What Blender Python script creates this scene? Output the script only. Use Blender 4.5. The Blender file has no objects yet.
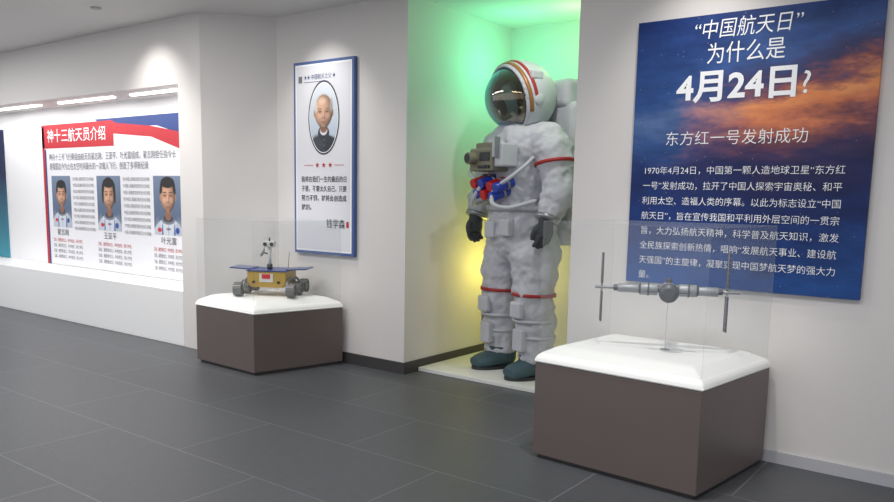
import bpy, bmesh, math, random
import numpy as np
from mathutils import Matrix, Vector, Euler
random.seed(4)
scn=bpy.context.scene
scn.view_settings.view_transform='Standard'
COL=scn.collection
# ------------------------------------------------------------ helpers
def hexc(r,g,b):
    f=lambda c:(c/255/12.92) if c/255<=0.04045 else ((c/255+0.055)/1.055)**2.4
    return (f(r),f(g),f(b),1)
def mat(name,col,rough=0.5,metal=0.0,bump=0,bscale=20,var=0,spec=0.5,emit=0,coat=0):
    m=bpy.data.materials.new(name); m.use_nodes=True
    nt=m.node_tree; b=nt.nodes['Principled BSDF']
    b.inputs['Base Color'].default_value=col; b.inputs['Roughness'].default_value=rough
    b.inputs['Metallic'].default_value=metal; b.inputs['Specular IOR Level'].default_value=spec
    b.inputs['Coat Weight'].default_value=coat
    if emit:
        b.inputs['Emission Color'].default_value=col; b.inputs['Emission Strength'].default_value=emit
    if bump or var:
        tc=nt.nodes.new('ShaderNodeTexCoord'); n=nt.nodes.new('ShaderNodeTexNoise')
        n.inputs['Scale'].default_value=bscale; n.inputs['Detail'].default_value=5
        nt.links.new(tc.outputs['Object'],n.inputs['Vector'])
        if bump:
            bp=nt.nodes.new('ShaderNodeBump'); bp.inputs['Strength'].default_value=bump; bp.inputs['Distance'].default_value=0.02
            nt.links.new(n.outputs['Fac'],bp.inputs['Height']); nt.links.new(bp.outputs['Normal'],b.inputs['Normal'])
        if var:
            mx=nt.nodes.new('ShaderNodeMix'); mx.data_type='RGBA'
            mx.inputs[6].default_value=tuple(c*(1-var) for c in col[:3])+(1,)
            mx.inputs[7].default_value=tuple(min(1,c*(1+var)) for c in col[:3])+(1,)
            nt.links.new(n.outputs['Fac'],mx.inputs[0]); nt.links.new(mx.outputs[2],b.inputs['Base Color'])
    return m
def empty(name,loc=(0,0,0),rotz=0):
    e=bpy.data.objects.new(name,None); e.location=loc; e.rotation_euler=(0,0,rotz)
    e.empty_display_size=0.1; COL.objects.link(e); return e
def mkobj(name,bm,m,parent=None,smooth=False):
    me=bpy.data.meshes.new(name); bmesh.ops.recalc_face_normals(bm,faces=bm.faces)
    bm.to_mesh(me); bm.free()
    if smooth:
        for p in me.polygons: p.use_smooth=True
    o=bpy.data.objects.new(name,me); COL.objects.link(o)
    if m: me.materials.append(m)
    if parent: o.parent=parent
    return o
def addbox(bm,lo,hi,mtx=None):
    vs=[bm.verts.new((x,y,z)) for x in (lo[0],hi[0]) for y in (lo[1],hi[1]) for z in (lo[2],hi[2])]
    for f in ((0,1,3,2),(4,6,7,5),(0,4,5,1),(2,3,7,6),(0,2,6,4),(1,5,7,3)):
        bm.faces.new([vs[i] for i in f])
    if mtx:
        for v in vs: v.co=mtx@v.co
def box(name,lo,hi,m,parent=None,bevel=0,mtx=None,seg=2):
    bm=bmesh.new(); addbox(bm,lo,hi,mtx)
    o=mkobj(name,bm,m,parent)
    if bevel:
        b=o.modifiers.new('bev','BEVEL'); b.width=bevel; b.segments=seg; b.limit_method='ANGLE'
    return o
def frame(t,ref=Vector((0,1,0))):
    t=t.normalized()
    if abs(t.dot(ref))>0.95: ref=Vector((1,0,0)) if abs(t.x)<0.9 else Vector((0,0,1))
    v=(ref-t*t.dot(ref)).normalized(); u=v.cross(t).normalized()
    return u,v
def cat(p0,p1,p2,p3,t):
    return 0.5*((2*p1)+(-p0+p2)*t+(2*p0-5*p1+4*p2-p3)*t*t+(-p0+3*p1-3*p2+p3)*t*t*t)
def addtube(bm,pts,rad,seg=20,sub=4,caps=True,ref=Vector((0,1,0)),ripple=None,power=2.0):
    P=[Vector(p) for p in pts]; Rr=[Vector((r,r)) if not hasattr(r,'__len__') else Vector(r) for r in rad]
    C=[];RR=[]
    n=len(P)
    for i in range(n-1):
        a=P[max(i-1,0)];b=P[i];c=P[i+1];d=P[min(i+2,n-1)]
        ra=Rr[max(i-1,0)];rb=Rr[i];rc=Rr[i+1];rd=Rr[min(i+2,n-1)]
        for k in range(sub):
            t=k/sub; C.append(cat(a,b,c,d,t)); RR.append(cat(ra,rb,rc,rd,t))
    C.append(P[-1]);RR.append(Rr[-1])
    L=0;rings=[]
    for i in range(len(C)):
        if i: L+=(C[i]-C[i-1]).length
        t=C[min(i+1,len(C)-1)]-C[max(i-1,0)]
        u,v=frame(t,ref)
        k=1.0
        if ripple: k=1+ripple[0]*math.sin(2*math.pi*L/ripple[1])
        ring=[]
        for s in range(seg):
            a=2*math.pi*s/seg; ca,sa=math.cos(a),math.sin(a)
            ca=math.copysign(abs(ca)**(2/power),ca); sa=math.copysign(abs(sa)**(2/power),sa)
            ring.append(bm.verts.new(C[i]+u*ca*RR[i].x*k+v*sa*RR[i].y*k))
        rings.append(ring)
    for a,b in zip(rings,rings[1:]):
        for s in range(seg):
            bm.faces.new((a[s],a[(s+1)%seg],b[(s+1)%seg],b[s]))
    if caps:
        bm.faces.new(rings[0][::-1]); bm.faces.new(rings[-1])
def tube(name,pts,rad,m,parent=None,**k):
    bm=bmesh.new(); addtube(bm,pts,rad,**k)
    o=mkobj(name,bm,m,parent,smooth=True)
    return o
def cyl(name,a,b,r,m,parent=None,seg=24,bevel=0,r2=None):
    bm=bmesh.new(); addtube(bm,[a,b],[r,r if r2 is None else r2],seg=seg,sub=1)
    o=mkobj(name,bm,m,parent)
    for p in o.data.polygons:
        if len(p.vertices)==4: p.use_smooth=True
    if bevel:
        bv=o.modifiers.new('bev','BEVEL'); bv.width=bevel; bv.segments=2; bv.limit_method='ANGLE'
    return o
def addell(bm,c,r,seg=20,rings=12,mtx=None):
    g=bmesh.ops.create_uvsphere(bm,u_segments=seg,v_segments=rings,radius=1)
    for v in g['verts']:
        v.co=Vector((v.co.x*r[0],v.co.y*r[1],v.co.z*r[2]))
        if mtx: v.co=mtx@v.co
        v.co+=Vector(c)
def ell(name,c,r,m,parent=None,seg=28,rings=18,mtx=None):
    bm=bmesh.new(); addell(bm,c,r,seg,rings,mtx); return mkobj(name,bm,m,parent,smooth=True)
def poly(name,pts,y,m,parent):
    bm=bmesh.new(); vs=[bm.verts.new((p[0],y,p[1])) for p in pts]; f=bm.faces.new(vs)
    me=bpy.data.meshes.new(name); bm.normal_update()
    if f.normal.y>0: f.normal_flip()
    bm.to_mesh(me); bm.free(); me.materials.append(m)
    o=bpy.data.objects.new(name,me); COL.objects.link(o); o.parent=parent; return o
def rect(name,x0,z0,x1,z1,y,m,parent): return poly(name,[(x0,z0),(x1,z0),(x1,z1),(x0,z1)],y,m,parent)
def oval(cx,cz,rx,rz,n=40,a0=0,a1=360):
    return [(cx+rx*math.cos(math.radians(a0+(a1-a0)*i/n)),cz+rz*math.sin(math.radians(a0+(a1-a0)*i/n))) for i in range(n if a1-a0==360 else n+1)]
TEXTS=[]
def text(name,s,x,z,size,m,parent,y=-0.004,width=None,align='LEFT',bold=0,shear=0):
    c=bpy.data.curves.new(name,'FONT'); c.body=s; c.size=size; c.align_x=align; c.align_y='CENTER'; c.offset=bold; c.shear=shear
    c.resolution_u=3
    o=bpy.data.objects.new(name,c); COL.objects.link(o); c.materials.append(m)
    o.location=(x,y,z); o.rotation_euler=(math.radians(90),0,0); o.parent=parent
    TEXTS.append((o,width)); return o
# ------------------------------------------------------------ materials
M_wall=mat('wall_paint',hexc(222,218,216),0.75,bump=0.03,bscale=60,var=0.015)
M_wallw=mat('wall_paint_white',hexc(240,239,241),0.7)
M_ceil=mat('ceiling_paint',hexc(226,224,222),0.8)
M_base=mat('baseboard_dark',hexc(66,64,66),0.5)
M_basel=mat('baseboard_light',hexc(190,190,196),0.4)
M_white=mat('white_laminate',hexc(244,244,244),0.35)
M_ped=mat('pedestal_brown',hexc(104,93,90),0.36,var=0.06,bscale=4)
M_cap=mat('cap_fabric',hexc(248,248,246),0.5,bump=0.10,bscale=5)
def floor_mat():
    m=bpy.data.materials.new('floor_tiles'); m.use_nodes=True; nt=m.node_tree; b=nt.nodes['Principled BSDF']
    tc=nt.nodes.new('ShaderNodeTexCoord'); mp=nt.nodes.new('ShaderNodeMapping')
    mp.inputs['Location'].default_value=(0.35,0.18,0)
    br=nt.nodes.new('ShaderNodeTexBrick'); br.offset=0.5
    br.inputs['Scale'].default_value=1; br.inputs['Brick Width'].default_value=1.2; br.inputs['Row Height'].default_value=0.6
    br.inputs['Mortar Size'].default_value=0.004; br.inputs['Mortar Smooth'].default_value=0.4
    br.inputs['Color1'].default_value=hexc(90,92,96); br.inputs['Color2'].default_value=hexc(86,88,92); br.inputs['Mortar'].default_value=hexc(122,124,128)
    n=nt.nodes.new('ShaderNodeTexNoise'); n.inputs['Scale'].default_value=60; n.inputs['Detail'].default_value=4
    mp2=nt.nodes.new('ShaderNodeMapping'); mp2.inputs['Scale'].default_value=(.25,2.2,1)
    mx=nt.nodes.new('ShaderNodeMix'); mx.data_type='RGBA'; mx.blend_type='MULTIPLY'; mx.inputs[0].default_value=1
    rp=nt.nodes.new('ShaderNodeValToRGB'); rp.color_ramp.elements[0].position=0.3; rp.color_ramp.elements[0].color=(.78,.78,.78,1); rp.color_ramp.elements[1].position=0.7
    nt.links.new(tc.outputs['Object'],mp.inputs[0]); nt.links.new(mp.outputs[0],br.inputs[0]); nt.links.new(tc.outputs['Object'],mp2.inputs[0]); nt.links.new(mp2.outputs[0],n.inputs[0])
    nt.links.new(n.outputs['Fac'],rp.inputs[0]); nt.links.new(br.outputs['Color'],mx.inputs[6]); nt.links.new(rp.outputs[0],mx.inputs[7])
    nt.links.new(mx.outputs[2],b.inputs['Base Color']); b.inputs['Roughness'].default_value=0.42; b.inputs['Specular IOR Level'].default_value=0.35
    return m
M_floor=floor_mat()
def glass_mat(name,tint,fac_d,fac_g):
    m=bpy.data.materials.new(name); m.use_nodes=True; nt=m.node_tree; nt.nodes.clear()
    o=nt.nodes.new('ShaderNodeOutputMaterial'); t=nt.nodes.new('ShaderNodeBsdfTransparent'); d=nt.nodes.new('ShaderNodeBsdfDiffuse'); g=nt.nodes.new('ShaderNodeBsdfGlossy')
    t.inputs[0].default_value=(0.98,0.985,0.985,1); d.inputs[0].default_value=tint; g.inputs['Roughness'].default_value=0.02
    a=nt.nodes.new('ShaderNodeMixShader'); b=nt.nodes.new('ShaderNodeMixShader'); a.inputs[0].default_value=fac_d; b.inputs[0].default_value=fac_g
    nt.links.new(t.outputs[0],a.inputs[1]); nt.links.new(d.outputs[0],a.inputs[2]); nt.links.new(a.outputs[0],b.inputs[1]); nt.links.new(g.outputs[0],b.inputs[2]); nt.links.new(b.outputs[0],o.inputs[0])
    return m
M_glass=glass_mat('clear_acrylic',(0.62,0.64,0.66,1),0.065,0.012)
M_gedge=glass_mat('acrylic_edge',(0.7,0.73,0.75,1),0.05,0.015)
M_rod=glass_mat('clear_rod',(0.7,0.73,0.75,1),0.18,0.06)
# ------------------------------------------------------------ room
CE=2.68
box('floor',(-13,-3,-0.05),(4,6,0),M_floor)
box('ceiling',(-13,-0.5,CE),(4,6,CE+0.05),M_ceil)
def prism(name,pts,z0,z1,m):
    bm=bmesh.new(); lo=[bm.verts.new((x,y,z0)) for x,y in pts]; hi=[bm.verts.new((x,y,z1)) for x,y in pts]
    bm.faces.new(lo[::-1]); bm.faces.new(hi); n=len(pts)
    for i in range(n): bm.faces.new((lo[i],lo[(i+1)%n],hi[(i+1)%n],hi[i]))
    return mkobj(name,bm,m)
prism('wall_return',[(-5.32,3.82),(-4.94,4.27),(-4.94,4.4),(-5.62,4.4),(-5.62,3.82)],0,CE,M_wall)
box('wall_middle',(-4.94,4.27,0),(-3.70,4.4,CE),M_wall)
box('wall_alcove_left',(-3.70,4.27,0),(-3.58,5.72,CE),M_wall)
box('wall_alcove_back',(-3.58,5.6,0),(-2.12,5.72,CE),M_wall)
box('wall_right',(-2.12,4.02,0),(4,4.14,CE),M_wall)
box('wall_alcove_right',(-2.12,4.14,0),(-1.98,5.72,CE),M_wall)
box('wall_left',(-13,4.27,0),(-5.62,4.4,CE),M_wallw)
box('wall_far_left',(-13,2.5,0),(-12.9,4.27,CE),M_wallw)
bulk=box('wall_bulkhead',(-12.9,3.82,2.16),(-5.62,4.27,CE),M_wall)
box('display_bench',(-12.9,3.82,0),(-5.625,4.265,0.47),M_white,bevel=0.004)
prism('baseboard_middle',[(-4.90,4.258),(-3.568,4.258),(-3.568,5.6),(-3.579,5.6),(-3.579,4.269),(-4.90,4.269)],0,0.085,M_base)
box('baseboard_right',(-2.12,4.008,0),(4,4.019,0.06),M_basel)
M_plat=mat('platform_white',hexc(225,226,222),0.4)
box('alcove_platform',(-3.565,4.42,0),(-2.125,5.598,0.03),M_plat,bevel=0.004)
M_led=mat('led_strip',(1,0.98,0.95,1),0.5,emit=5)
for i,(a,b) in enumerate([(-2.6,-1.7),(-1.3,-0.3),(0.1,1.1),(1.4,2.2)]):
    box(f'led_strip_{i+1}',(-8+a,3.99,2.145),(-8+b,4.03,2.159),M_led,bulk)
# ------------------------------------------------------------ ceiling spotlights
M_fix=mat('fixture_grey',hexc(190,190,192),0.4,0.1)
def ceiling_spot(x,y,target,power,size=math.radians(70),blend=0.8,col=(1,0.97,0.92)):
    e=empty('ceiling_spotlight',(x,y,CE))
    cyl('trim_ring',(0,0,-0.008),(0,0,0),0.042,M_fix,e); cyl('lens',(0,0,-0.012),(0,0,-0.008),0.03,M_fix,e)
    d=(Vector(target)-Vector((x,y,CE-0.03))).normalized()
    ld=bpy.data.lights.new('spot','SPOT'); ld.energy=power; ld.spot_size=size; ld.spot_blend=blend; ld.color=col; ld.shadow_soft_size=0.04
    lo=bpy.data.objects.new('lamp',ld); COL.objects.link(lo); lo.parent=e
    lo.location=Vector((0,0,-0.03)); lo.rotation_euler=d.to_track_quat('-Z','Y').to_euler()
ceiling_spot(-5.88,3.30,(-5.88,3.82,1.85),34,math.radians(88),1)
ceiling_spot(-4.36,3.76,(-4.36,4.27,1.7),27,math.radians(85),1)
ceiling_spot(-4.4,3.45,(-4.6,3.9,0.5),45,math.radians(50))
ceiling_spot(-1.38,3.46,(-1.38,4.02,1.7),28,math.radians(85),1)
ceiling_spot(-1.3,2.9,(-1.45,3.65,0.5),75,math.radians(50))
ceiling_spot(-5.62,2.99,(-5.62,3.82,1.0),22)
ceiling_spot(-2.45,4.2,(-2.95,4.8,1.5),28,math.radians(80))
def area(name,loc,rot,sx,sy,p,col):
    ld=bpy.data.lights.new(name,'AREA'); ld.shape='RECTANGLE'; ld.size=sx; ld.size_y=sy; ld.energy=p; ld.color=col
    o=bpy.data.objects.new(name,ld); COL.objects.link(o); o.location=loc; o.rotation_euler=rot; return o
area('added_ceiling_fill',(-5,2.2,2.66),(0,0,0),2.5,0.6,50,(1,.99,.97))  # area fills added under the ceiling to brighten the room, no panel fixtures there
area('added_ceiling_fill.001',(-1,1.6,2.66),(0,0,0),2.5,0.6,46,(1,1,1))
area('added_ceiling_fill.002',(-8.5,2.2,2.66),(0,0,0),2.5,0.6,70,(1,1,1))
area('led_strip_lamp',(-7.6,4.02,2.14),(0,0,0),4.5,0.05,18,(1,0.98,0.95))
def point(name,loc,p,col,r=0.06):
    ld=bpy.data.lights.new(name,'POINT'); ld.energy=p; ld.color=col; ld.shadow_soft_size=r
    o=bpy.data.objects.new(name,ld); COL.objects.link(o); o.location=loc; return o
point('green_led_lamp',(-3.22,5.15,2.30),6.5,(0.12,1.0,0.5),.1)
point('lime_led_lamp',(-2.75,5.2,2.45),4.0,(0.5,1.0,0.35),.1)
point('yellow_led_lamp',(-3.32,5.2,0.75),4.5,(1.0,0.85,0.15),.1)
w=bpy.data.worlds.new('w'); scn.world=w; w.use_nodes=True
w.node_tree.nodes['Background'].inputs[0].default_value=(0.94,0.96,1,1); w.node_tree.nodes['Background'].inputs[1].default_value=0.74
# ------------------------------------------------------------ pedestals
def inset(c,d):
    out=[]; n=4
    for i in range(n):
        p0=Vector(c[i-1]);p=Vector(c[i]);p1=Vector(c[(i+1)%n])
        a=(p0-p).normalized();b=(p1-p).normalized()
        s=abs(a.x*b.y-a.y*b.x); out.append(tuple(p+(a+b)*(d/s)))
    return out
def pedestal(c,h,gh):
    cx=sum(p[0] for p in c)/4; cy=sum(p[1] for p in c)/4
    c=[(p[0]-cx,p[1]-cy) for p in c]
    e=empty('display_pedestal',(cx,cy,0))
    def fr(name,spec,m,bev=0,cap=True,bot=True,ang=None,smooth=False):
        bm=bmesh.new(); rings=[[bm.verts.new((q[0],q[1],z)) for q in inset(c,d)] for d,z in spec]
        for r,s in zip(rings,rings[1:]):
            for i in range(4): bm.faces.new((r[i],r[(i+1)%4],s[(i+1)%4],s[i]))
        if bot: bm.faces.new(rings[0][::-1])
        if cap: bm.faces.new(rings[-1])
        o=mkobj(name,bm,m,e,smooth)
        if bev: b=o.modifiers.new('b','BEVEL'); b.width=bev; b.segments=3; b.limit_method='ANGLE'; b.angle_limit=math.radians(ang or 30)
        return o
    fr('plinth',[(0.02,0),(0.02,0.03)],M_base)
    fr('body',[(0,0.02),(0,h)],M_ped,.004)
    fr('cap',[(-.006,h),(-.006,h+.022),(.010,h+.045),(.075,h+.082),(.10,h+.087)],M_cap,.014,ang=12,smooth=True)
    fr('glass_case',[(.012,h+.05),(.012,gh)],M_glass,bot=False)
    bm=bmesh.new(); t=.0018; cs=inset(c,.012)
    for i in range(4):
        p,q=Vector(cs[i]),Vector(cs[(i+1)%4])
        addtube(bm,[(p.x,p.y,h+.05),(p.x,p.y,gh)],[t,t],seg=6,sub=1); addtube(bm,[(p.x,p.y,gh),(q.x,q.y,gh)],[t,t],seg=6,sub=1)
    mkobj('glass_edges',bm,M_gedge,e)
pedestal([(-5.05,3.54),(-4.335,3.51),(-4.16,4.225),(-4.94,4.225)],0.44,1.10)
pedestal([(-1.91,3.30),(-1.055,3.25),(-0.965,3.975),(-1.84,3.975)],0.49,1.19)
# ------------------------------------------------------------ rover
def rover():
    e=empty('lunar_rover_model',(-4.625,3.93,0.53),math.radians(32)); e.scale=(1.06,1.06,1.06)
    gold=mat('gold_foil',hexc(190,156,66),0.4,0.2,bump=0.3,bscale=60)
    sol=mat('solar_blue',hexc(40,62,130),0.3,0.1); grey=mat('wheel_grey',hexc(135,135,133),0.45,0.3); dk=mat('rover_dark',hexc(48,48,52),0.4)
    wh=mat('rover_white',hexc(215,215,210),0.4); red=mat('flag_red',hexc(200,30,30),0.5)
    bm=bmesh.new()
    b0=[(-.14,-.135),(.14,-.135),(.14,.135),(-.14,.135)]
    lo=[bm.verts.new((x*.85,y*.9,.06)) for x,y in b0]; mi=[bm.verts.new((x,y,.095)) for x,y in b0]; hi=[bm.verts.new((x,y,.175)) for x,y in b0]
    bm.faces.new(lo[::-1]); bm.faces.new(hi)
    for A,B in((lo,mi),(mi,hi)):
        for i in range(4): bm.faces.new((A[i],A[(i+1)%4],B[(i+1)%4],B[i]))
    o=mkobj('body',bm,gold,e); bv=o.modifiers.new('b','BEVEL'); bv.width=.006; bv.segments=2
    box('deck',(-.145,-.14,.175),(.145,.14,.183),sol,e,bevel=.002)
    for s,n in((-1,'left'),(1,'right')):
        M=Matrix.Translation((s*.13,0,.186))@Matrix.Rotation(math.radians(-3*s),4,'Y')
        lo=(0 if s>0 else -.15,-.10,-.004); hi=(.15 if s>0 else 0,.10,.004)
        box(f'solar_wing_{n}',lo,hi,sol,e,mtx=M,bevel=.001)
        bm=bmesh.new()
        for k in range(1,4): addbox(bm,(s*.15*k/4-.001,-.10,.0042),(s*.15*k/4+.001,.10,.005),M)
        for k in range(-1,2): addbox(bm,(min(0,s*.15),k*.05-.001,.0042),(max(0,s*.15),k*.05+.001,.005),M)
        mkobj(f'solar_grid_{n}',bm,wh,e)
    for sx,sn in((-1,'l'),(1,'r')):
        for wy,wn in((-.17,'front'),(0,'mid'),(.17,'rear')):
            c=Vector((sx*.190,wy,.050)); w=.028
            bm=bmesh.new(); r=.046
            seg=28; R1=[];
            prof=[(r,-w),(r,w),(r-.008,w),(r-.008,-w)]
            for i in range(seg):
                a=2*math.pi*i/seg
                R1.append([bm.verts.new((c.x+px,c.y+pr*math.cos(a),c.z+pr*math.sin(a))) for pr,px in prof])
            for i in range(seg):
                A,B=R1[i],R1[(i+1)%seg]
                for k in range(4): bm.faces.new((A[k],A[(k+1)%4],B[(k+1)%4],B[k]))
            for i in range(18):
                a=2*math.pi*i/18; M=Matrix.Translation(c)@Matrix.Rotation(a,4,'X')
                addbox(bm,(-w,-.0015,r-.002),(w,.0015,r+.004),M)
            for i in range(8):
                a=2*math.pi*i/8; M=Matrix.Translation(c)@Matrix.Rotation(a,4,'X')
                addbox(bm,(-.016,-.004,0),(.016,.004,r-.004),M)
            mkobj(f'wheel_{wn}_{sn}',bm,grey,e)
            cyl(f'hub_{wn}_{sn}',(c.x-.024,c.y,c.z),(c.x+.024,c.y,c.z),.016,grey,e)
        x=sx*.155
        tube(f'rocker_{sn}',[(x,-.17,.05),(x,-.15,.10),(x,-.05,.12),(x,.04,.11)],[.009]*4,grey,e,seg=10)
        tube(f'bogie_{sn}',[(x,0,.05),(x,.02,.09),(x,.08,.115),(x,.14,.09),(x,.17,.05)],[.009]*5,grey,e,seg=10)
        for wy in(-.17,0,.17): cyl(f'axle_{sn}',(x,wy,.05),(sx*.19,wy,.05),.006,dk,e,seg=10)
        cyl(f'pivot_{sn}',(sx*.10,.04,.112),(x,.04,.112),.01,grey,e,seg=12)
    cyl('mast',(-.01,-.02,.18),(-.01,-.02,.36),.012,wh,e); cyl('mast_collar',(-.01,-.02,.18),(-.01,-.02,.22),.02,dk,e)
    box('camera_bar',(-.05,-.045,.345),(.03,-.0,.385),wh,e,bevel=.003)
    for k,x in enumerate((-.034,.014)): cyl(f'camera_lens_{k+1}',(x,-.06,.364),(x,-.04,.364),.012,dk,e)
    cyl('mast_tip',(-.01,-.02,.385),(-.01,-.02,.41),.006,dk,e)
    bm=bmesh.new(); prev=None
    M=Matrix.Translation((-.05,-.02,.30))@Matrix.Rotation(math.radians(-70),4,'Y')
    for k in range(6):
        r=.035*k/5+.0005; z=.35*r*r/.035
        ring=[bm.verts.new(M@Vector((r*math.cos(a*math.pi/12),r*math.sin(a*math.pi/12),z))) for a in range(24)]
        if prev:
            for i in range(24): bm.faces.new((prev[i],prev[(i+1)%24],ring[(i+1)%24],ring[i]))
        prev=ring
    o=mkobj('dish_antenna',bm,wh,e,True); so=o.modifiers.new('s','SOLIDIFY'); so.thickness=.003
    cyl('dish_arm',(-.01,-.02,.29),(-.05,-.02,.30),.005,dk,e,seg=10)
    box('front_panel',(-.05,-.141,.10),(.05,-.135,.16),wh,e,bevel=.002)
    box('flag_plate',(-.03,-.144,.125),(.03,-.141,.158),red,e)
    for k,x in enumerate((-.09,.09)): cyl(f'hazard_camera_{k+1}',(x,-.15,.10),(x,-.125,.10),.010,dk,e)
    cyl('whip_antenna',(.09,.1,.18),(.10,.1,.30),.002,dk,e,seg=8)
rover()
# ------------------------------------------------------------ space station
def station():
    e=empty('space_station_model',(-1.375,3.63,0.577),math.radians(22))
    gr=mat('station_grey',hexc(150,153,158),0.4,0.2); dg=mat('station_darkgrey',hexc(90,93,99),0.45,0.2); pn=mat('station_panel',hexc(84,88,98),0.35,0.3)
    z=.295
    cyl('stand_rod',(0,0,0.0),(0,0,z),.0025,M_rod,e,seg=12); cyl('stand_foot',(0,0,0),(0,0,.003),.025,M_rod,e)
    ell('node_hub',(0,0,z),(.038,.038,.038),gr,e)
    def module(pre,ax,segs):
        ax=Vector(ax)
        for i,(a,b,r,r2,m) in enumerate(segs):
            cyl(f'{pre}_section_{i+1}',tuple(Vector((0,0,z))+ax*a),tuple(Vector((0,0,z))+ax*b),r,m,e,r2=r2,bevel=.001)
    module('core',(0,-1,0),[(.03,.05,.02,.02,dg),(.05,.07,.03,.043,gr),(.07,.14,.043,.043,gr),(.14,.145,.046,.046,dg),(.145,.16,.043,.025,dg)])
    module('core_aft',(0,1,0),[(.03,.06,.02,.02,dg),(.06,.14,.03,.03,gr)])
    module('lab_left',(-1,0,0),[(.03,.05,.016,.016,dg),(.05,.13,.030,.030,gr),(.13,.14,.030,.022,dg),(.14,.24,.022,.022,gr),(.24,.26,.016,.016,dg),(.26,.35,.008,.008,gr)])
    module('lab_right',(1,0,0),[(.03,.05,.016,.016,dg),(.05,.13,.030,.030,gr),(.13,.14,.030,.022,dg),(.14,.23,.022,.022,gr),(.23,.25,.014,.014,dg),(.25,.33,.008,.008,gr)])
    module('docking_top',(0,0,1),[(.03,.055,.015,.015,dg)]); module('docking_bottom',(0,0,-1),[(.03,.055,.015,.02,dg)])
    for nm,x,h in(('left',-.318,.17),('right',.27,.19)):
        Mx=Matrix.Translation((x,0,z))@Matrix.Rotation(math.radians(16),4,'Z')
        for s in(-1,1):
            bm=bmesh.new(); addbox(bm,(-.0025,-.018,min(s*.02,s*h)),(.0025,.018,max(s*.02,s*h)),Mx)
            mkobj(f'solar_array_{nm}_{"up" if s>0 else "down"}',bm,pn,e)
            bm=bmesh.new()
            for k in range(8):
                zz=s*(.02+(h-.02)*k/7); addbox(bm,(-.003,-.019,zz-.001),(.003,.019,zz+.001),Mx)
            mkobj(f'array_ribs_{nm}_{"up" if s>0 else "down"}',bm,gr,e)
            cyl(f'array_boom_{nm}',(x,0,z),(x,0,z+s*h),.004,gr,e,seg=10)
    for s in(-1,1):
        box(f'core_array_{"l" if s<0 else "r"}',(min(s*.045,s*.10),-.12,z-.002),(max(s*.045,s*.10),-.095,z+.002),pn,e)
        cyl(f'lab_ring_{"l" if s<0 else "r"}',(s*.09,0,z),(s*.098,0,z),.033,dg,e)
station()
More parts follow.
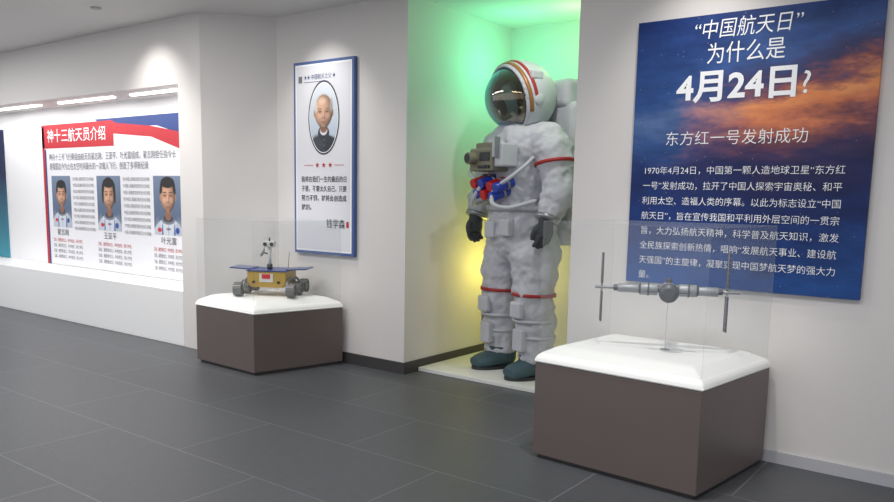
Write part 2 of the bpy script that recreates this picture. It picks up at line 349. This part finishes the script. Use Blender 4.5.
# ------------------------------------------------------------ spacesuit
def suit():
    e=empty('astronaut_spacesuit',(-2.94,4.80,0.03),math.radians(-20)); e.scale=(1,1,.985)
    S=mat('suit_fabric',hexc(190,191,199),0.85,bump=0.35,bscale=14,var=0.07); S2=mat('suit_shell',hexc(192,194,202),0.5)
    glove=mat('glove_grey',hexc(62,66,72),0.7,bump=0.2,bscale=40); boot=mat('boot_teal',hexc(62,86,94),0.7,bump=0.2,bscale=30)
    red=mat('suit_red',hexc(165,40,42),0.6); blue=mat('connector_blue',hexc(40,65,170),0.35); rd2=mat('connector_red',hexc(190,30,35),0.35)
    bronze=mat('helmet_bronze',hexc(165,112,72),0.4,.3)
    kh=mat('chest_khaki',hexc(124,120,104),0.6,var=.1,bscale=20); met=mat('suit_metal',hexc(160,162,168),0.3,0.7); dk=mat('suit_dark',hexc(45,48,52),0.5)
    bm=bmesh.new()
    addtube(bm,[(0,.01,.84),(0,.01,.92),(0,0,1.05),(0,0,1.18),(0,0,1.3),(0,-.01,1.45),(0,-.01,1.6),(0,0,1.70),(0,.01,1.77),(0,.01,1.81)],
        [(.12,.12),(.24,.19),(.285,.215),(.27,.21),(.25,.205),(.275,.225),(.295,.235),(.285,.215),(.215,.19),(.15,.15)],seg=32)
    for s in(-1,1):
        addtube(bm,[(s*.16,.01,1.66),(s*.27,.01,1.655),(s*.345,0,1.55),(s*.39,0,1.42),(s*.42,-.02,1.33),(s*.425,-.06,1.24),(s*.41,-.10,1.15)],
          [.14,.148,.132,.116,.110,.100,.080],seg=24,ripple=(.035,.085))
        addtube(bm,[(s*.12,.01,1.0),(s*.15,.01,.88),(s*.175,0,.75),(s*.19,-.015,.60),(s*.193,-.01,.50),(s*.195,.01,.38),(s*.195,.015,.25),(s*.195,.01,.12)],
          [.165,.182,.168,.145,.142,.144,.135,.122],seg=24,ripple=(.03,.12))
        addell(bm,(s*.193,-.11,.54),(.08,.055,.085))
    o=mkobj('body',bm,S,e,True)
    r=o.modifiers.new('r','REMESH'); r.mode='VOXEL'; r.voxel_size=.011; r.use_smooth_shade=True
    sm=o.modifiers.new('s','SMOOTH'); sm.factor=.6; sm.iterations=5
    tx=bpy.data.textures.new('wr','CLOUDS'); tx.noise_scale=.12; tx.noise_depth=2
    d=o.modifiers.new('d','DISPLACE'); d.texture=tx; d.strength=.055; d.mid_level=.5
    tx2=bpy.data.textures.new('wr2','CLOUDS'); tx2.noise_scale=.045
    d=o.modifiers.new('d2','DISPLACE'); d.texture=tx2; d.strength=.014; d.mid_level=.5
    for s,n in((-1,'right'),(1,'left')):
        def band(nm,c,ax,rr,h,m,rb=None):
            c=Vector(c);ax=Vector(ax).normalized(); tube(nm,[c-ax*h/2,c+ax*h/2],[rr,rr],m,e,sub=1,seg=32)
        band(f'leg_stripe_{n}',(s*.190,-.012,.605),(0,.02,1),.158,.022,red)
        band(f'arm_stripe_{n}',(s*.352,0,1.53),(-s*.2,0,1),.143,.022,red)
        band(f'wrist_ring_{n}',(s*.409,-.10,1.155),(0,.4,1),.086,.03,met)
        band(f'calf_strap_{n}',(s*.195,.012,.30),(0,0,1),.146,.02,S2)
        band(f'knee_strap_{n}',(s*.192,-.012,.42),(0,0,1),.150,.02,S2)
        bm=bmesh.new(); q=.195
        addtube(bm,[(s*q,.10,.06),(s*q,.04,.075),(s*(q+.005),-.06,.07),(s*(q+.01),-.16,.058),(s*(q+.015),-.235,.05)],[(.065,.055),(.09,.075),(.095,.07),(.097,.058),(.065,.04)],seg=20,ref=Vector((0,0,1)))
        addtube(bm,[(s*q,.01,.06),(s*q,.01,.17)],[.103,.125],seg=20,sub=2)
        o=mkobj(f'boot_{n}',bm,boot,e,True); r=o.modifiers.new('r','REMESH'); r.mode='VOXEL'; r.voxel_size=.008; r.use_smooth_shade=True
        sm=o.modifiers.new('s','SMOOTH'); sm.factor=.5; sm.iterations=4
        bm=bmesh.new(); addtube(bm,[(s*q,.03,0),(s*q,.03,.022)],[1,1],seg=32,sub=1)
        for v in bm.verts:
            x=v.co.x-s*q; y=v.co.y-.03
            v.co.x=s*(q+.006)+x*.1*(1-.1*max(0,y)); v.co.y=-.065+y*.185
        mkobj(f'boot_sole_{n}',bm,dk,e)
        bm=bmesh.new(); W=Vector((s*.408,-.105,1.14))
        addtube(bm,[W+Vector((0,.01,.03)),W+Vector((0,-.005,-.02)),W+Vector((0,-.012,-.07)),W+Vector((0,-.015,-.115))],[(.056,.066),(.042,.058),(.044,.064),(.038,.060)],seg=18)
        for k,(oy,ln,rr) in enumerate(((-.048,.080,.0185),(-.016,.093,.019),(.015,.087,.0185),(.045,.068,.017))):
            b=W+Vector((0,-.014+oy,-.10)); i=-s
            addtube(bm,[b,b+Vector((i*.004,-.004,-ln*.35)),b+Vector((i*.022,-.006,-ln*.72)),b+Vector((i*.048,-.006,-ln*.92))],[rr,rr,rr*.95,rr*.8],seg=12,sub=3)
        addtube(bm,[W+Vector((0,-.045,-.03)),W+Vector((-s*.015,-.078,-.06)),W+Vector((-s*.028,-.09,-.10)),W+Vector((-s*.036,-.086,-.13))],[.023,.023,.020,.017],seg=12,sub=3)
        o=mkobj(f'glove_{n}',bm,glove,e,True); r=o.modifiers.new('r','REMESH'); r.mode='VOXEL'; r.voxel_size=.005; r.use_smooth_shade=True
        sm=o.modifiers.new('s','SMOOTH'); sm.factor=.5; sm.iterations=3
        box(f'knee_pad_{n}',(s*.193-.06,-.19,.44),(s*.193+.06,-.14,.56),S,e,bevel=.018,seg=3)
        box(f'shin_pocket_{n}',(s*.195-.055,-.160,.20),(s*.195+.055,-.11,.36),S,e,bevel=.012,seg=3)
    cyl('neck_ring',(0,0,1.78),(0,-.01,1.81),.175,met,e,bevel=.006,seg=40)
    hc=Vector((-.015,-.04,2.0)); hr=Vector((.24,.25,.24)); ax=Vector((-.10,-.95,-.25)).normalized()
    bm=bmesh.new(); addell(bm,(0,0,0),(1,1,1),96,64)
    inner=bm.copy()
    OP=70
    bmesh.ops.delete(bm,geom=[f for f in bm.faces if f.calc_center_median().normalized().dot(ax)>math.cos(math.radians(OP))],context='FACES')
    bmesh.ops.delete(bm,geom=[f for f in bm.faces if f.calc_center_median().z<-.88],context='FACES')
    for v in bm.verts: v.co=Vector((v.co.x*hr.x,v.co.y*hr.y,v.co.z*hr.z))+hc
    o=mkobj('helmet_shell',bm,S2,e,True)
    so=o.modifiers.new('s','SOLIDIFY'); so.thickness=.018; so.offset=1
    u,v=frame(ax,Vector((0,0,1)))
    def arc(ang,a0,a1,k,n=48):
        P=[]; ca,sa=math.cos(math.radians(ang)),math.sin(math.radians(ang))
        for i in range(n+1):
            a=math.radians(a0+(a1-a0)*i/n); d=ax*ca+(u*math.cos(a)+v*math.sin(a))*sa
            P.append(Vector((d.x*hr.x,d.y*hr.y,d.z*hr.z))*k+hc)
        return P
    def strip(nm,a_lo,a_hi,a0,a1,k,m,n=48):
        A=arc(a_lo,a0,a1,k,n);B=arc(a_hi,a0,a1,k,n); bm=bmesh.new()
        va=[bm.verts.new(p) for p in A]; vb=[bm.verts.new(p) for p in B]
        for i in range(n): bm.faces.new((va[i],va[i+1],vb[i+1],vb[i]))
        o=mkobj(nm,bm,m,e,True); so=o.modifiers.new('s','SOLIDIFY'); so.thickness=.004; so.offset=0
    strip('helmet_bronze_band',73,79,-25,205,1.085,bronze)
    strip('helmet_red_band',83,88,-15,195,1.085,red)
    tube('visor_rim',arc(OP,0,360,1.03),[.010]*49,S2,e,sub=1,seg=10)
    vm=bpy.data.materials.new('visor_glass'); vm.use_nodes=True; nt=vm.node_tree; nt.nodes.clear()
    out=nt.nodes.new('ShaderNodeOutputMaterial'); tr=nt.nodes.new('ShaderNodeBsdfTransparent'); gl=nt.nodes.new('ShaderNodeBsdfGlossy'); mx=nt.nodes.new('ShaderNodeMixShader')
    tr.inputs[0].default_value=(.42,.58,.60,1); gl.inputs[1].default_value=.04
    fr=nt.nodes.new('ShaderNodeLayerWeight'); fr.inputs[0].default_value=.5
    cr=nt.nodes.new('ShaderNodeValToRGB'); cr.color_ramp.elements[0].color=(.85,.66,.40,1); cr.color_ramp.elements[1].color=(.42,.60,.95,1); cr.color_ramp.elements[1].position=.8  # reflection tint put into the gloss colour, gold at centre to blue at edges
    nt.links.new(fr.outputs['Facing'],cr.inputs[0]); nt.links.new(cr.outputs[0],gl.inputs[0])
    mr=nt.nodes.new('ShaderNodeMapRange'); mr.inputs[3].default_value=.16; mr.inputs[4].default_value=.9; nt.links.new(fr.outputs['Facing'],mr.inputs[0]); nt.links.new(mr.outputs[0],mx.inputs[0])
    nt.links.new(tr.outputs[0],mx.inputs[1]); nt.links.new(gl.outputs[0],mx.inputs[2]); nt.links.new(mx.outputs[0],out.inputs[0])
    bm=inner
    bmesh.ops.delete(bm,geom=[f for f in bm.faces if f.calc_center_median().normalized().dot(ax)<math.cos(math.radians(OP+4))],context='FACES')
    for v_ in bm.verts: v_.co=Vector((v_.co.x*hr.x,v_.co.y*hr.y*1.0,v_.co.z*hr.z))*.985+hc
    mkobj('visor',bm,vm,e,True)
    lin=mat('helmet_liner',hexc(66,76,80),0.7); lin2=mat('inner_cap',hexc(150,150,148),0.7)
    ell('liner',hc+Vector((0,.06,-.01)),(.20,.17,.21),lin,e)
    ell('communications_cap',hc+Vector((0,-.05,-.03)),(.105,.12,.14),lin2,e)
    ell('cap_face_opening',hc+Vector((0,-.085,-.05)),(.075,.09,.10),mat('cap_inner_dark',hexc(50,52,54),.6),e)
    for s in(-1,1):
        ell(f'helmet_hinge_{1 if s>0 else 2}',hc+Vector((s*.245,-.02,-.03)),(.02,.045,.045),S2,e)
        ell(f'cap_earpiece_{1 if s>0 else 2}',hc+Vector((s*.10,-.06,-.04)),(.02,.035,.04),dk,e)
    box('helmet_lamp',(.17,-.12,2.10),(.225,-.02,2.16),S2,e,bevel=.012)
    box('life_support_backpack',(-.30,.20,1.05),(.30,.47,1.98),S,e,bevel=.06,seg=5)
    box('backpack_top_box',(-.2,.18,1.93),(.24,.42,2.14),S,e,bevel=.05,seg=4)
    box('backpack_bottom_box',(-.22,.2,.95),(.22,.4,1.08),S,e,bevel=.03,seg=3)
    box('chest_control_box',(-.15,-.36,1.47),(.12,-.2,1.63),kh,e,bevel=.015,seg=3)
    box('chest_box_top',(-.12,-.33,1.62),(.05,-.22,1.67),kh,e,bevel=.01)
    cyl('camera_lens',(-.09,-.42,1.56),(-.09,-.35,1.56),.042,kh,e,bevel=.005); cyl('camera_lens_ring',(-.09,-.425,1.56),(-.09,-.415,1.56),.03,dk,e)
    box('chest_bracket',(.10,-.34,1.50),(.20,-.2,1.66),S2,e,bevel=.012)
    box('bracket_arm',(.14,-.38,1.56),(.17,-.33,1.70),met,e,bevel=.004)
    for k in range(4): cyl(f'knob_{k+1}',(-.02+.035*k,-.375,1.50),(-.02+.035*k,-.355,1.50),.011,dk,e)
    box('chest_display',(-.02,-.366,1.54),(.09,-.358,1.60),dk,e)
    cn=[(-.13,1.41,rd2),(-.09,1.34,blue),(-.04,1.41,blue),(-.01,1.33,rd2),(.06,1.39,rd2),(.09,1.32,blue),(.13,1.38,blue)]
    for k,(x,z,m) in enumerate(cn):
        cyl(f'connector_{k+1}',(x,-.34,z-.03),(x,-.19,z+.02),.036,m,e,bevel=.006); cyl(f'connector_collar_{k+1}',(x,-.255,z+.0),(x,-.235,z+.007),.042,met,e)
    tube('hose_1',[(-.04,-.30,1.40),(-.10,-.34,1.30),(-.19,-.28,1.24),(-.26,-.12,1.27),(-.28,.1,1.32)],[.016]*5,S2,e,seg=12)
    tube('hose_2',[(.08,-.30,1.36),(.12,-.35,1.25),(.20,-.27,1.22),(.26,-.1,1.27),(.28,.1,1.33)],[.016]*5,S2,e,seg=12)
    tube('hose_3',[(-.13,-.30,1.41),(-.20,-.32,1.47),(-.26,-.2,1.56),(-.26,-.05,1.66)],[.013]*4,S2,e,seg=12)
    tube('hose_4',[(.13,-.30,1.38),(.22,-.29,1.42),(.27,-.18,1.52),(.25,.0,1.66)],[.013]*4,S2,e,seg=12)
    tube('waist_ring',[(0,0,1.20),(0,0,1.235)],[(.285,.23),(.285,.23)],S2,e,sub=1,seg=40)
    cyl('leg_support_pipe',(-.36,-.05,.30),(-.36,-.05,.46),.016,met,e); cyl('pipe_elbow',(-.36,-.05,.45),(-.28,-.05,.46),.014,met,e); cyl('pipe_foot',(-.36,-.05,.30),(-.28,-.03,.29),.014,met,e)
    for k,(x,z) in enumerate(((.05,1.12),(-.12,1.1))): box(f'hip_pocket_{k+1}',(x,-.24,z-.10),(x+.11,-.185,z+.02),S,e,bevel=.012)
suit()
# ------------------------------------------------------------ poster right
def sky_poster_mat():
    m=bpy.data.materials.new('sky_print'); m.use_nodes=True; nt=m.node_tree; b=nt.nodes['Principled BSDF']; L=nt.links.new
    N=nt.nodes.new
    tc=N('ShaderNodeTexCoord'); sp=N('ShaderNodeSeparateXYZ'); L(tc.outputs['Object'],sp.inputs[0])
    def math_(op,a,b_,c=None):
        n=N('ShaderNodeMath'); n.operation=op
        for i,v in enumerate((a,b_)+((c,) if c is not None else ())):
            if isinstance(v,(int,float)): n.inputs[i].default_value=v
            else: L(v,n.inputs[i])
        return n.outputs[0]
    mp=N('ShaderNodeMapping'); mp.inputs['Scale'].default_value=(1.6,1,4.5); mp.inputs['Rotation'].default_value=(0,math.radians(12),0); L(tc.outputs['Object'],mp.inputs[0])
    n1=N('ShaderNodeTexNoise'); n1.inputs['Scale'].default_value=1.3; n1.inputs['Detail'].default_value=8; n1.inputs['Roughness'].default_value=.62; L(mp.outputs[0],n1.inputs[0])
    n2=N('ShaderNodeTexNoise'); n2.inputs['Scale'].default_value=3.2; n2.inputs['Detail'].default_value=7; n2.inputs['Roughness'].default_value=.6; L(mp.outputs[0],n2.inputs[0])
    t=math_('MULTIPLY_ADD',sp.outputs['X'],-0.10,math_('DIVIDE',sp.outputs['Z'],1.37))
    t=math_('MULTIPLY_ADD',math_('SUBTRACT',n1.outputs['Fac'],.5),.40,t)
    cr=N('ShaderNodeValToRGB'); L(t,cr.inputs[0]); e=cr.color_ramp
    stops=[(0.0,(34,72,134)),(.12,(24,48,104)),(.28,(24,36,84)),(.36,(36,38,82)),(.42,(62,48,84)),(.47,(110,66,80)),(.53,(200,116,82)),(.60,(230,146,92)),(.65,(140,84,88)),(.69,(62,62,104)),(.78,(56,88,148)),(.95,(20,48,108))]
    def setr(e,stops):
        e.elements[0].position=0; e.elements[0].color=hexc(*stops[0][1]); e.elements[1].position=stops[-1][0]; e.elements[1].color=hexc(*stops[-1][1])
        for p,c in stops[1:-1]:
            q=e.elements.new(p); q.color=hexc(*c)
    setr(e,stops)
    cr2=N('ShaderNodeValToRGB'); L(t,cr2.inputs[0])
    setr(cr2.color_ramp,[(0.0,(36,82,150)),(.2,(26,54,116)),(.4,(26,46,100)),(.52,(48,80,136)),(.62,(84,110,158)),(.7,(44,78,138)),(.95,(18,46,106))])
    mu=N('ShaderNodeMapRange'); L(math_('MULTIPLY_ADD',n2.outputs['Fac'],.6,sp.outputs['X']),mu.inputs[0]); mu.inputs[1].default_value=.5; mu.inputs[2].default_value=.95
    mx=N('ShaderNodeMix'); mx.data_type='RGBA'; L(mu.outputs[0],mx.inputs[0]); L(cr2.outputs[0],mx.inputs[6]); L(cr.outputs[0],mx.inputs[7])
    ov=N('ShaderNodeMix'); ov.data_type='RGBA'; ov.blend_type='OVERLAY'; ov.inputs[0].default_value=.55; L(mx.outputs[2],ov.inputs[6]); L(n2.outputs['Fac'],ov.inputs[7])
    vo=N('ShaderNodeTexVoronoi'); vo.inputs['Scale'].default_value=28; L(tc.outputs['Object'],vo.inputs[0])
    st=math_('LESS_THAN',vo.outputs['Distance'],.07)
    ad=N('ShaderNodeMix'); ad.data_type='RGBA'; L(math_('MULTIPLY',st,.4),ad.inputs[0]); L(ov.outputs[2],ad.inputs[6]); ad.inputs[7].default_value=hexc(200,180,170)
    L(ad.outputs[2],b.inputs['Base Color']); b.inputs['Roughness'].default_value=.45; b.inputs['Specular IOR Level'].default_value=.25
    return m
T_w=mat('print_white',hexc(245,246,250),0.6); T_b=mat('print_black',hexc(60,60,68),0.6); T_red=mat('print_red',hexc(185,38,50),0.6); T_blue=mat('print_blue',hexc(35,62,125),0.6)
T_g=mat('print_grey',hexc(112,112,118),0.6)
e=empty('space_day_poster',(-1.755,4.0,0.86))
box('board',(0,-.012,0),(1.155,.018,1.365),sky_poster_mat(),e,bevel=.002)
Y=-.0145
text('title_1','“中国航天日”',.555,1.285,.10,T_w,e,Y,.51,'CENTER',-.0003,.12)
text('title_2','为什么是',.56,1.165,.11,T_w,e,Y,.37,'CENTER',0)
text('title_3','4月24日',.53,1.005,.165,T_w,e,Y,.58,'CENTER',.0045)
text('title_4','?',.85,1.0,.15,T_w,e,Y,None,'CENTER')
text('subtitle','东方红一号发射成功',.53,.755,.078,T_w,e,Y,.69,'CENTER',-.0006)
body=["1970年4月24日，中国第一颗人造地球卫星“东方红","一号”发射成功，拉开了中国人探索宇宙奥秘、和平","利用太空、造福人类的序幕。以此为标志设立“中国","航天日”，旨在宣传我国和平利用外层空间的一贯宗","旨，大力弘扬航天精神，科学普及航天知识，激发","全民族探索创新热情，唱响“发展航天事业、建设航","天强国”的主旋律，凝聚实现中国梦航天梦的强大力","量。"]
for i,s in enumerate(body): text(f'body_line_{i+1}',s,.07,.595-.079*i,.045,T_w,e,Y,.97 if i<7 else None,'LEFT',-.0003)
# ------------------------------------------------------------ printed portraits (tonal prints on a fine vertex grid)
PM=bpy.data.materials.new('photo_print'); PM.use_nodes=True
_n=PM.node_tree.nodes.new('ShaderNodeAttribute'); _n.attribute_name='Col'; PM.node_tree.links.new(_n.outputs['Color'],PM.node_tree.nodes['Principled BSDF'].inputs['Base Color'])
PM.node_tree.nodes['Principled BSDF'].inputs['Roughness'].default_value=.5
def paint(x,y,kind,seed=0):
    C=np.zeros(x.shape+(3,))
    def over(m,col,a=1.0):
        nonlocal C
        col=np.array(col,float)
        m=(m*a)[...,None]; C=C*(1-m)+col*m
    def E(cx,cy,rx,ry,soft=.15):
        d=np.sqrt(((x-cx)/rx)**2+((y-cy)/ry)**2); m=np.clip((1-d)/soft+.5,0,1); return m*m*(3-2*m)
    elder=kind=='elder'
    g=np.clip((y+1.7)/3.4,0,1)[...,None]
    C=(np.array((176,188,206))*(1-g)+np.array((222,228,236))*g) if elder else (np.array((70,88,116))*(1-g)+np.array((126,142,164))*g)
    if elder:
        over(E(0,-1.72,1.12,.86,.06),(46,50,60)); over(E(-.35,-1.2,.5,.35,.5),(70,75,88),.5); over(E(.5,-1.5,.5,.5,.6),(30,33,40),.5)
        over(E(0,-.80,.36,.34,.1),(46,50,60))
        over(E(0,-.68,.24,.22,.15),(225,226,232)); over(E(0,-.55,.24,.24,.2),(140,98,80))
        over(E(0,-1.35,.02,.5,.5),(20,22,28),.8)
        for yy in(-1.1,-1.35,-1.6): over(E(.03,yy,.035,.035,.4),(110,112,120))
    else:
        over(E(0,-1.95,1.25,1.2,.05),(206,212,222)); over(E(.75,-1.6,.4,.8,.6),(160,168,182),.6); over(E(-.75,-1.6,.25,.8,.6),(170,178,190),.5)
        over(E(0,-.84,.46,.18,.15),(120,126,136)); over(E(0,-.78,.36,.14,.15),(60,66,80)); over(E(0,-.62,.22,.24,.2),(140,98,80))
        for s in(-1,1): over(E(s*.42,-1.6,.05,.62,.3),(58,84,150))
        over(E(0,-1.6,.025,.55,.4),(110,116,128)); over(E(-.62,-1.25,.14,.09,.2),(200,40,44)); over(E(.62,-1.25,.13,.13,.2),(40,70,150)); over(E(0,-1.2,.16,.05,.4),(60,66,80),.6)
    hcx,hcy=0,.15; rx,ry=(.58,.76) if elder else (.50,.68)
    if elder: over(E(0,.27,.64,.68,.12),(205,205,208))
    else: over(E(0,.27 if seed!=1 else .24,.56,.64 if seed!=1 else .70,.06),(30,27,30))
    for s in(-1,1): over(E(s*rx*.98,.08,.07,.16,.3),(186,138,114))
    fy=hcy-(0 if elder else .06)
    jaw=1-.16*np.clip(-(y-fy)/ry,0,1)**2
    X=(x-hcx)/(rx*jaw); Yv=(y-fy)/(ry*(.98 if elder else .90)); d=np.sqrt(X*X+Yv*Yv)
    nz=np.sqrt(np.clip(1-d*d,0,1)); sh=np.clip(.42+.56*(nz*.85-X*.32+Yv*.22),.25,1.06)
    m=np.clip((1-d)/.08+.5,0,1)
    base=np.array((226,182,154) if elder else (218,170,140)); F=base*sh[...,None]+np.array((8,4,2))
    C=C*(1-m[...,None])+F*m[...,None]
    if elder:
        over(E(-.50,.42,.10,.30,.6),(214,214,216),.8); over(E(.50,.42,.10,.30,.6),(170,170,176),.8); over(E(-.1,.62,.25,.14,1),(246,216,194),.5)
    else:
        over(E(0,.68,.47,.22,.18),(30,27,30)); over(E(-.45,.45,.08,.22,.4),(30,27,30)); over(E(.45,.45,.08,.22,.4),(30,27,30))
        if seed==1:
            for s in(-1,1): over(E(s*.5,.2,.08,.45,.4),(30,27,30))
    k=1 if elder else .88
    for s in(-1,1):
        over(E(s*.23*k,.16,.15,.08,.9),(150,104,84),.5)
        over(E(s*.23*k,.15,.085,.022,.6),(52,38,34),.9)
        over(E(s*.24*k,.28,.14,.026,.7),(110,102,98) if elder else (50,40,38),.75)
        over(E(s*.26*k,.06,.11,.025,.9),(170,120,98),.4)
        over(E(s*.25*k,-.20,.025,.13,.9),(160,112,92),.45)
        over(E(s*.28*k,-.04,.12,.12,1),(244,200,174),.3)
    over(E(.055,.02,.045,.2,.9),(160,114,92),.5); over(E(-.02,.0,.03,.19,.9),(248,210,186),.45)
    over(E(0,-.12,.12,.04,.8),(146,98,80),.6)
    over(E(0,-.31,.16,.028,.6),(146,80,74),.75); over(E(0,-.39,.12,.03,.9),(160,112,92),.4); over(E(0,-.48,.12,.07,1),(238,192,166),.3)
    return np.clip(C,0,255)/255
def photo(name,e,cx,cz,hw,hh,y,kind,round_=False,seed=0,zoff=0,zoom=1.0):
    verts=[];faces=[]
    if round_:
        nr,ns=56,110
        for i in range(nr+1):
            r=i/nr
            for j in range(ns):
                a=2*math.pi*j/ns; verts.append((cx+hw*r*math.cos(a),y,cz+hh*r*math.sin(a)))
        for i in range(nr):
            for j in range(ns): faces.append((i*ns+j,i*ns+(j+1)%ns,(i+1)*ns+(j+1)%ns,(i+1)*ns+j))
    else:
        nx,nz=70,110
        for i in range(nz+1):
            for j in range(nx+1): verts.append((cx-hw+2*hw*j/nx,y,cz-hh+2*hh*i/nz))
        for i in range(nz):
            for j in range(nx): a=i*(nx+1)+j; faces.append((a,a+1,a+nx+2,a+nx+1))
    me=bpy.data.meshes.new(name); me.from_pydata(verts,[],faces)
    V=np.array(verts); u=(V[:,0]-cx)/hw/zoom; v=(V[:,2]-cz)/hw/zoom+zoff
    c=paint(u,v,kind,seed); lin=np.where(c<=.04045,c/12.92,((c+.055)/1.055)**2.4)
    at=me.color_attributes.new('Col','FLOAT_COLOR','POINT'); at.data.foreach_set('color',np.concatenate([lin,np.ones((len(lin),1))],1).astype('f').ravel())
    me.materials.append(PM); o=bpy.data.objects.new(name,me); COL.objects.link(o); o.parent=e
    me.update()
e=empty('portrait_poster',(-4.705,4.25,0.835))
W,Hh=.65,1.468
box('frame',(0,-.015,0),(W,.018,Hh),mat('frame_blue',hexc(70,95,150),.4),e,bevel=.002)
Pp=mat('poster_paper',hexc(222,222,228),.55)
rect('paper',.022,.022,W-.022,Hh-.022,-.0165,T_w,e); rect('paper_inner',.035,.035,W-.035,Hh-.035,-.0172,Pp,e)
text('heading_1','★★ 中国航天之父 ★',.12,1.345,.042,T_blue,e,-.019,.34)
rect('heading_rule',.12,1.31,.36,1.314,-.019,T_blue,e)
rect('heading_mark',.06,1.31,.10,1.36,-.019,T_g,e)
ocx,ocz=.335,1.04
poly('oval_border',oval(ocx,ocz,.168,.278),-.0185,mat('oval_dark',hexc(60,62,70),.4),e)
poly('oval_white',oval(ocx,ocz,.156,.264),-.019,T_w,e)
photo('oval_photo',e,ocx,ocz,.150,.258,-.0195,'elder',True,zoff=-.12,zoom=1.12)
for k in range(3): poly(f'red_star_{k+1}',[(.335+(k-1)*.07+.022*(1 if j%2==0 else .45)*math.sin(j*math.pi/5),.685+.022*(1 if j%2==0 else .45)*math.cos(j*math.pi/5)) for j in range(10)],-.0195,T_red,e)
rect('red_rule_1',.12,.683,.22,.687,-.0195,T_red,e); rect('red_rule_2',.45,.683,.55,.687,-.0195,T_red,e)
for i,s in enumerate(["我将在我们一生的最后的日","子里，不要太久自己，只要","努力不懈，就将会创造成","就的。"]):
    text(f'quote_{i+1}',s,.085,.575-.072*i,.048,T_b,e,-.019,.49 if i<3 else None,'LEFT',.0006)
text('signature','钱学森',.36,.235,.075,T_b,e,-.019,.20,'LEFT',.0006)
rect('stamp',.575,.215,.6,.26,-.019,T_red,e)
# ------------------------------------------------------------ left exhibition panel
e=empty('astronaut_profile_panel',(-8.79,4.26,0.475))
box('board',(0,-.012,0),(2.62,.008,1.53),mat('panel_white',hexc(232,232,236),.5),e)
PH=1.53;PW=2.62
poly('blue_band',[(1.1,PH),(PW,PH),(PW,PH-.2),(2.2,PH-.10),(1.3,PH-.08)],-.0128,T_blue,e)
poly('red_band',[(0,PH-.02),(1.42,PH-.02),(1.5,PH-.05),(2.1,PH-.10),(PW,PH-.18),(PW,PH-.34),(2.1,PH-.2),(1.3,PH-.14),(0,PH-.1)],-.0134,T_red,e)
rect('red_banner',.0,PH-.27,1.45,PH-.03,-.014,T_red,e)
rect('side_red',0,0,.05,PH-.04,-.014,T_red,e)
rect('side_blue',.05,0,.08,PH-.28,-.0138,T_blue,e)
text('banner_title','神十三航天员介绍',.12,PH-.15,.15,T_w,e,-.016,1.18,'LEFT',.0005)
text('intro_1','神舟十三号飞行乘组由航天员翟志刚、王亚平、叶光富组成，翟志刚担任指令长',.14,1.16,.08,T_g,e,-.015,2.35,'LEFT',0)
text('intro_2','是我国迄今为止在太空时间最长的一次载人飞行，创造了多项新纪录',.14,1.06,.08,T_g,e,-.015,1.9,'LEFT',0)
for k,(a,b,nm) in enumerate(((8.62,8.22,'翟志刚'),(7.69,7.25,'王亚平'),(6.68,6.22,'叶光富'))):
    x0=8.79-a;x1=8.79-b
    photo(f'astronaut_photo_{k+1}',e,(x0+x1)/2,.69,(x1-x0)/2,.275,-.0144,'crew',seed=k,zoff=-.25)
    text(f'name_{k+1}',nm,(x0+x1)/2,.355,.075,T_g,e,-.015,.24,'CENTER',.0003)
    for j in range(4): text(f'bio_{k+1}_{j+1}','汉族，籍贯黑龙江，中共党员，硕士学位',x0-.02,.27-.06*j,.04,[T_red,T_g][j>0],e,-.015,.62 if k<2 else .45)
    if k<2:
        for j in range(9): text(f'career_{k+1}_{j+1}','现为中国人民解放军航天员大队特级'[j%3:],x1+.05,.93-.065*j,.04,T_g,e,-.015,.42 if k==0 else .46)
e=empty('blue_display_panel',(-11.6,4.26,0.475))
def grad(name,c0,c1,h):
    m=bpy.data.materials.new(name); m.use_nodes=True; nt=m.node_tree; b=nt.nodes['Principled BSDF']; tc=nt.nodes.new('ShaderNodeTexCoord'); s=nt.nodes.new('ShaderNodeSeparateXYZ'); r=nt.nodes.new('ShaderNodeMapRange'); mx=nt.nodes.new('ShaderNodeMix'); mx.data_type='RGBA'
    nt.links.new(tc.outputs['Object'],s.inputs[0]); nt.links.new(s.outputs['Z'],r.inputs[0]); r.inputs[2].default_value=h; nt.links.new(r.outputs[0],mx.inputs[0]); mx.inputs[6].default_value=c0; mx.inputs[7].default_value=c1; nt.links.new(mx.outputs[2],b.inputs['Base Color']); return m
box('board',(0,-.012,0),(1.85,.008,1.5),grad('blue_gradient',hexc(60,150,170),hexc(28,36,76),1.0),e)
# ------------------------------------------------------------ fit texts
bpy.context.view_layer.update()
for o,wd in TEXTS:
    if wd and o.dimensions.x>0: o.scale=(wd/o.dimensions.x,1,1)
# ------------------------------------------------------------ camera
cam=bpy.data.cameras.new('cam'); co=bpy.data.objects.new('camera',cam); COL.objects.link(co)
cam.sensor_width=36; cam.lens=773/894*36; cam.shift_y=(303-251)/894
R=Matrix.Rotation(math.radians(36.8),4,'Z')@Matrix.Rotation(math.radians(90-7.84),4,'X')@Matrix.Rotation(math.radians(1.12),4,'Z')
co.matrix_world=Matrix.Translation((0,0,1.3))@R
scn.camera=co
